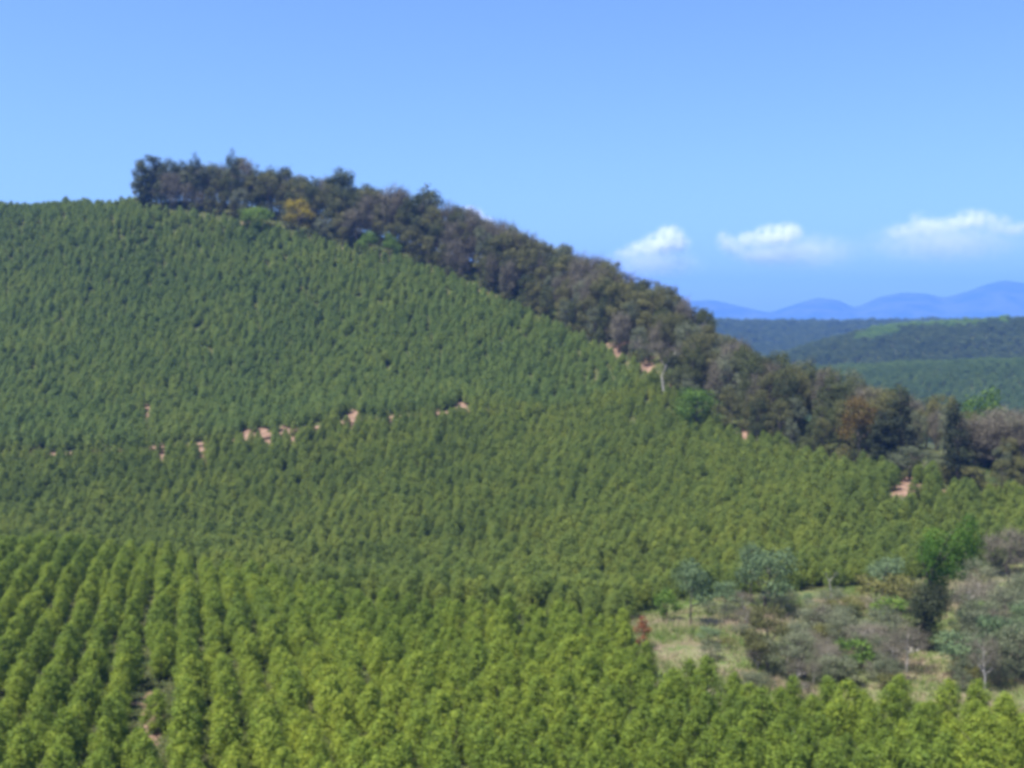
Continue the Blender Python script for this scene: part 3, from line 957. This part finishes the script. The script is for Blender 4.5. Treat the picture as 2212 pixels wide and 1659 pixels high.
put('blueshrub', 'umbrella_tree', 1655, 1330, 145, 115, 'blue-green broad-leaved tree at the back of the clearing, behind the brownish olive one', 'tree')
put('blueshrub', 'umbrella_tree', 1622, 1305, 130, 60, 'thin blue-grey topped tree just behind the blue-green tree in the clearing', 'tree')
put('blueshrub', 'umbrella_tree', 1492, 1355, 145, 85, 'thin-stemmed blue-green tree at the left end of the clearing', 'tree')
put('blueshrub', 'umbrella_tree', 1570, 1320, 60, 80, 'low blue-green bush between the two blue-green trees of the clearing', 'shrub')
put('greenshrub', 'shrub', 1440, 1345, 70, 60, 'green bush at the left edge of the clearing above the rust-red shrub', 'shrub')
put('rust', 'rust_shrub', 1388, 1405, 72, 38, 'rust-red shrub at the left tip of the clearing', 'shrub')
put('olive', 'scrub_tree', 1660, 1462, 150, 100, 'ragged brownish olive tree in the middle of the clearing', 'tree')
put('greyscrub', 'scrub_tree', 1690, 1470, 90, 90, 'grey-green scrub tree close right of the ragged olive tree', 'tree')
put('darkshrub', 'shrub', 1640, 1440, 70, 70, 'dark low bush at the foot of the ragged olive tree', 'shrub')
put('khakishrub', 'flat_topped_shrub', 1890, 1322, 72, 100, 'khaki flat-topped shrub left of the creeper-covered tree', 'shrub')
put('khakishrub', 'flat_topped_shrub', 1945, 1330, 85, 80, 'khaki flat-topped shrub touching the creeper-covered tree', 'shrub')
put('blueshrub', 'blue_green_shrub', 1915, 1285, 80, 95, 'blue-green shrub behind the khaki flat-topped shrubs', 'shrub')
put('darkshrub', 'shrub', 1842, 1338, 34, 42, 'small dark bush alone in the grass left of the creeper-covered tree', 'shrub')
put('twiggy', 'bare_tree', 1958, 1452, 105, 95, 'grey leafless small tree left of the foot of the creeper-covered tree', 'tree')
put('twiggy', 'bare_tree', 1925, 1470, 90, 70, 'grey leafless sapling in front of the dark teal bush', 'tree')
put('twiggy', 'bare_tree', 2125, 1500, 130, 70, 'pale-stemmed thin bare tree in front of the grey-green scrub', 'tree')
put('blueshrub', 'blue_green_shrub', 2075, 1465, 95, 115, 'blue-green shrub in front of the creeper-covered tree', 'shrub')
put('blueshrub', 'blue_green_shrub', 2150, 1460, 130, 100, 'tall blue-green shrub right of the creeper-covered tree', 'shrub')
put('greyscrub', 'scrub_tree', 2195, 1475, 130, 110, 'tall grey-green scrub tree at the right edge of the clearing', 'tree')
put('greyscrub', 'scrub_tree', 2170, 1370, 95, 105, 'grey-green scrub tree right of the top of the creeper-covered tree', 'tree')
put('greyscrub', 'scrub_tree', 2205, 1330, 95, 110, 'wide grey-green tree at the right edge above the scrub', 'tree')
put('greybare', 'bare_tree', 2180, 1250, 105, 115, 'purple-brown leafless tree at the right edge above the scrub', 'tree')
put('greyscrub', 'scrub_tree', 2110, 1300, 100, 90, 'grey scrub tree half hidden behind the creeper-covered tree', 'tree')
put('bluegreen' if False else 'greenshrub', 'shrub', 1850, 1445, 62, 95, 'green low bush in the grass below the small dark bush', 'shrub')
put('darkshrub', 'shrub', 1825, 1480, 50, 85, 'dark teal low bush near the front of the clearing', 'shrub')
put('twiggy', 'bare_tree', 1757, 1485, 62, 30, 'short dark bare stem at the front edge of the clearing', 'tree')

def forked_sapling():
    b = at(1798, 1296)
    k = b.y / F
    o = new('forked_sapling')
    o.location = b
    parts = [tube([(0, 0, -.3), (-4 * k, 0, 22 * k), (-7 * k, 0, 40 * k)], [.09, .075, .06], 6), tube([(-7 * k, 0, 40 * k), (-15 * k, 0, 56 * k)], [.05, .02], 5), tube([(-7 * k, 0, 40 * k), (6 * k, 0, 56 * k)], [.05, .02], 5)]
    v, f = merge(parts)
    new('trunk', mesh_np('sapling_stem', v, f, M['palebark'], smooth=True), o)
    cl = [(7 * k, 0, 57 * k, .4, .3), (-15 * k, 0, 58 * k, .25, .2)]
    v, f, s = crown_np(cl, 60, .28)
    new('crown', mesh_np('sapling_leaves', v, f, M['greygreen'], s), o)
    tag(o, 'pale forked sapling standing at the back edge of the clearing', 'sapling')
forked_sapling()

# small shrubs and weeds scattered through the clearing
mix = [('greyscrub', 'grey_shrub', 'small grey-green shrub scattered in the rough grass of the clearing'), ('greenshrub', 'green_shrub', 'small bright green shrub scattered in the rough grass of the clearing'),
       ('twiggy', 'bare_shrub', 'small leafless grey shrub scattered in the rough grass of the clearing'), ('khakishrub', 'khaki_shrub', 'small khaki shrub scattered in the rough grass of the clearing'), ('blueshrub', 'blue_green_shrub', 'small blue-green shrub scattered in the rough grass of the clearing')]
for i in range(150):
    px = random.uniform(1450, 2230); py = random.uniform(1310, 1500)
    if px < 1600 and random.random() < .6: continue
    if px < 1560 and py > 1440: continue
    if 1935 < px < 2075 and py > 1330: continue
    key, nm, lab = mix[random.choices(range(5), [8, 1.2, 3, 2, .8])[0]]
    right = px > 1900
    hh = random.uniform(22, 50) * (1.5 if right else 1)
    put(key, nm, px, py, hh, hh * random.uniform(.9, 1.5), lab, 'shrub', lab.replace('small ', '').replace('shrub', 'shrubs'))

# taller scrub crowding the right-hand side, hazier scrub in the middle
for i in range(24):
    px = random.uniform(2085, 2240); py = random.uniform(1325, 1492)
    key, nm, lab = (('greyscrub', 'scrub_tree', 'grey-green scrub tree in the crowded thicket right of the creeper-covered tree') if random.random() < .6 else
                    ('blueshrub', 'scrub_tree', 'blue-green scrub tree in the crowded thicket right of the creeper-covered tree') if random.random() < .55 else
                    ('twiggy', 'bare_tree', 'leafless grey tree in the crowded thicket right of the creeper-covered tree'))
    hh = random.uniform(60, 105)
    put(key, nm, px, py, hh, hh * random.uniform(.75, 1.1), lab, 'tree', lab.replace('tree in', 'trees in'))
for i in range(38):
    px = random.uniform(1695, 1960); py = random.uniform(1370, 1490)
    key, nm, lab = (('greyscrub', 'scrub_bush', 'wispy grey-green bush between the ragged olive tree and the creeper-covered tree') if random.random() < .65 else
                    ('twiggy', 'bare_bush', 'leafless grey bush between the ragged olive tree and the creeper-covered tree'))
    hh = random.uniform(38, 72)
    put(key, nm, px, py, hh, hh * random.uniform(.9, 1.4), lab, 'shrub', lab.replace('bush between', 'bushes between'))

# ------------------------------------------------------------------ woods on the far ridges
def far_points(u0, u1, y0, y1, sp, jit=.35):
    ys = np.arange(y0, y1, sp)
    X, Y = [], []
    for y in ys:
        xs = np.arange(u0 * y, u1 * y, sp)
        X.append(xs + rng.normal(0, sp * jit, len(xs))); Y.append(np.full(len(xs), y) + rng.normal(0, sp * jit, len(xs)))
    x, y = np.concatenate(X), np.concatenate(Y)
    return x, y, Z(x, y)
x, y, z = far_points(.16, .56, 560, 900, 3.4)
scatter('far_wood', 'blue-green wood on the nearer far ridge beyond the lower ridge trees', 'wood', x, y, z, belt_proto[:3], .50, M['farmid'], 1.1, .12)
x, y, z = far_points(.16, .58, 980, 1260, 4.6)
zt = z.copy()
uu = x / y
lite = (y > 1160 + 22 * np.sin(x / 31) + 10 * np.sin(x / 11)) & (uu > .325 + .015 * np.sin(y / 9)) & (uu < .45) & (np.sin(x / 21) + np.sin(x / 9.3) > -1.3)
scatter('far_wood', 'dark wood on the right-hand far ridge under the blue mountains', 'wood', x[~lite], y[~lite], z[~lite], belt_proto[:4], .68, M['farwood'], 1.1, .2)
scatter('light_green_wood', 'light green wood along the top of the right-hand far ridge', 'wood', x[lite], y[lite], z[lite], belt_proto[:4], .8, M['farlight'], 1.0, .2)
x, y, z = far_points(.18, .50, 1650, 2300, 10.5)
scatter('far_wood', 'bluish wood covering the farthest low ridge below the mountains', 'wood', x, y, z, belt_proto[:4], 1.35, M['farwood'], 1.0, .15)

# ------------------------------------------------------------------ clouds, far outside the haze
def cloud(label, puffs, D, dens):
    """puffs: picture x, y, half width, half height, weight; the density is a sum of soft balls broken up by noise"""
    cx = sum(p[0] for p in puffs) / len(puffs); cyy = sum(p[1] for p in puffs) / len(puffs)
    o0 = P(cx, cyy, D)
    k = D / F
    bm = bmesh.new()
    m, t, out_ = nodes('cloud_vapour')
    tc = t.nodes.new('ShaderNodeTexCoord')
    n = t.nodes.new('ShaderNodeTexNoise')
    n.inputs['Scale'].default_value = 1 / (17 * k)
    n.inputs['Detail'].default_value = 6
    n.inputs['Roughness'].default_value = .62
    t.links.new(tc.outputs['Object'], n.inputs['Vector'])
    tot = None
    for (px, py, rx, ry, w) in puffs:
        rx *= 1.12; ry *= 1.18
        c = np.array([(px - cx) * k, 0, (cyy - py) * k])
        A, B, Dp = rx * k, ry * k, rx * k * .8
        for v in bmesh.ops.create_icosphere(bm, subdivisions=2, radius=1)['verts']:
            v.co = Vector((c[0] + v.co.x * A * 1.02, v.co.y * Dp * 1.02, c[2] + v.co.z * B * 1.02))
        mp = t.nodes.new('ShaderNodeMapping')
        mp.vector_type = 'POINT'
        mp.inputs['Scale'].default_value = (1 / A, 1 / Dp, 1 / B)
        mp.inputs['Location'].default_value = (-c[0] / A, 0, -c[2] / B)
        t.links.new(tc.outputs['Object'], mp.inputs['Vector'])
        gr = t.nodes.new('ShaderNodeTexGradient'); gr.gradient_type = 'QUADRATIC_SPHERE'
        t.links.new(mp.outputs[0], gr.inputs[0])
        x = math_n(t, 'MULTIPLY', gr.outputs['Fac'], w)
        tot = x if tot is None else math_n(t, 'ADD', tot, x)
    nz = math_n(t, 'MAXIMUM', math_n(t, 'MULTIPLY_ADD', n.outputs[0], 6.0, -2.3), 0.0)
    d = math_n(t, 'MULTIPLY', math_n(t, 'MULTIPLY', tot, nz), dens / k)
    pv = t.nodes.new('ShaderNodeVolumePrincipled')
    pv.inputs['Color'].default_value = (.99, .99, 1, 1)
    pv.inputs['Anisotropy'].default_value = 0.0
    t.links.new(d, pv.inputs['Density'])
    t.links.new(pv.outputs[0], out_.inputs['Volume'])
    bmesh.ops.convex_hull(bm, input=bm.verts)
    loose = [v for v in bm.verts if not v.link_faces]
    bmesh.ops.delete(bm, geom=loose, context='VERTS')
    inner = [e for e in bm.edges if not e.link_faces]
    me = bpy.data.meshes.new('cloud')
    # keep only the hull
    bm2 = bmesh.new()
    vv = [bm2.verts.new(v.co) for v in bm.verts]
    bmesh.ops.convex_hull(bm2, input=bm2.verts)
    bmesh.ops.delete(bm2, geom=[v for v in bm2.verts if not v.link_faces], context='VERTS')
    bm2.to_mesh(me)
    bm.free(); bm2.free()
    me.materials.append(m)
    o = new('cloud', me)
    o.location = o0
    tag(o, label, 'cloud')
cloud('bright white puffy cloud above the ridge where its trees fall away', [(1446, 517, 40, 34, 1.2), (1420, 530, 46, 30, .8), (1385, 538, 44, 22, .45), (1352, 548, 40, 16, .25), (1410, 572, 120, 40, .20), (1470, 528, 30, 22, .6)], 21000, .22)
cloud('white flat-topped cloud in the middle of the row above the mountains', [(1700, 505, 40, 27, 1.1), (1664, 510, 46, 28, 1.0), (1620, 518, 42, 22, .6), (1566, 520, 26, 24, .7), (1585, 535, 40, 24, .35), (1655, 550, 88, 28, .30), (1740, 545, 140, 46, .12)], 21500, .19)
cloud('long pinkish white cloud at the right edge above the highest mountain', [(2100, 472, 52, 24, .7), (2060, 484, 44, 22, .55), (2010, 490, 60, 24, .5), (1950, 500, 48, 22, .4), (1985, 478, 30, 26, .35), (2150, 482, 46, 24, .5), (2195, 494, 44, 20, .5), (2040, 525, 200, 52, .13)], 22000, .13)
cloud('small white cloud peeping out just above the ridge trees', [(1014, 468, 36, 24, 1.0), (1045, 482, 34, 16, .5)], 21000, .36)

# ------------------------------------------------------------------ haze: one box of even, thin, bluish air
def build_haze():
    bm = bmesh.new()
    bmesh.ops.create_cube(bm, size=1)
    for v in bm.verts:
        v.co = Vector((v.co.x * 18400, 6300 + v.co.y * 13400, 222 + v.co.z * 626))
    me = bpy.data.meshes.new('haze'); bm.to_mesh(me); bm.free()
    m, t, o = nodes('hazy_air')
    pv = t.nodes.new('ShaderNodeVolumePrincipled')
    pv.inputs['Color'].default_value = (0.15, 0.36, 1.0, 1)
    pv.inputs['Density'].default_value = 1.2e-4
    pv.inputs['Anisotropy'].default_value = 0.0
    t.links.new(pv.outputs[0], o.inputs['Volume'])
    me.materials.append(m)
    tag(new('haze', me), kind='stuff')
build_haze()
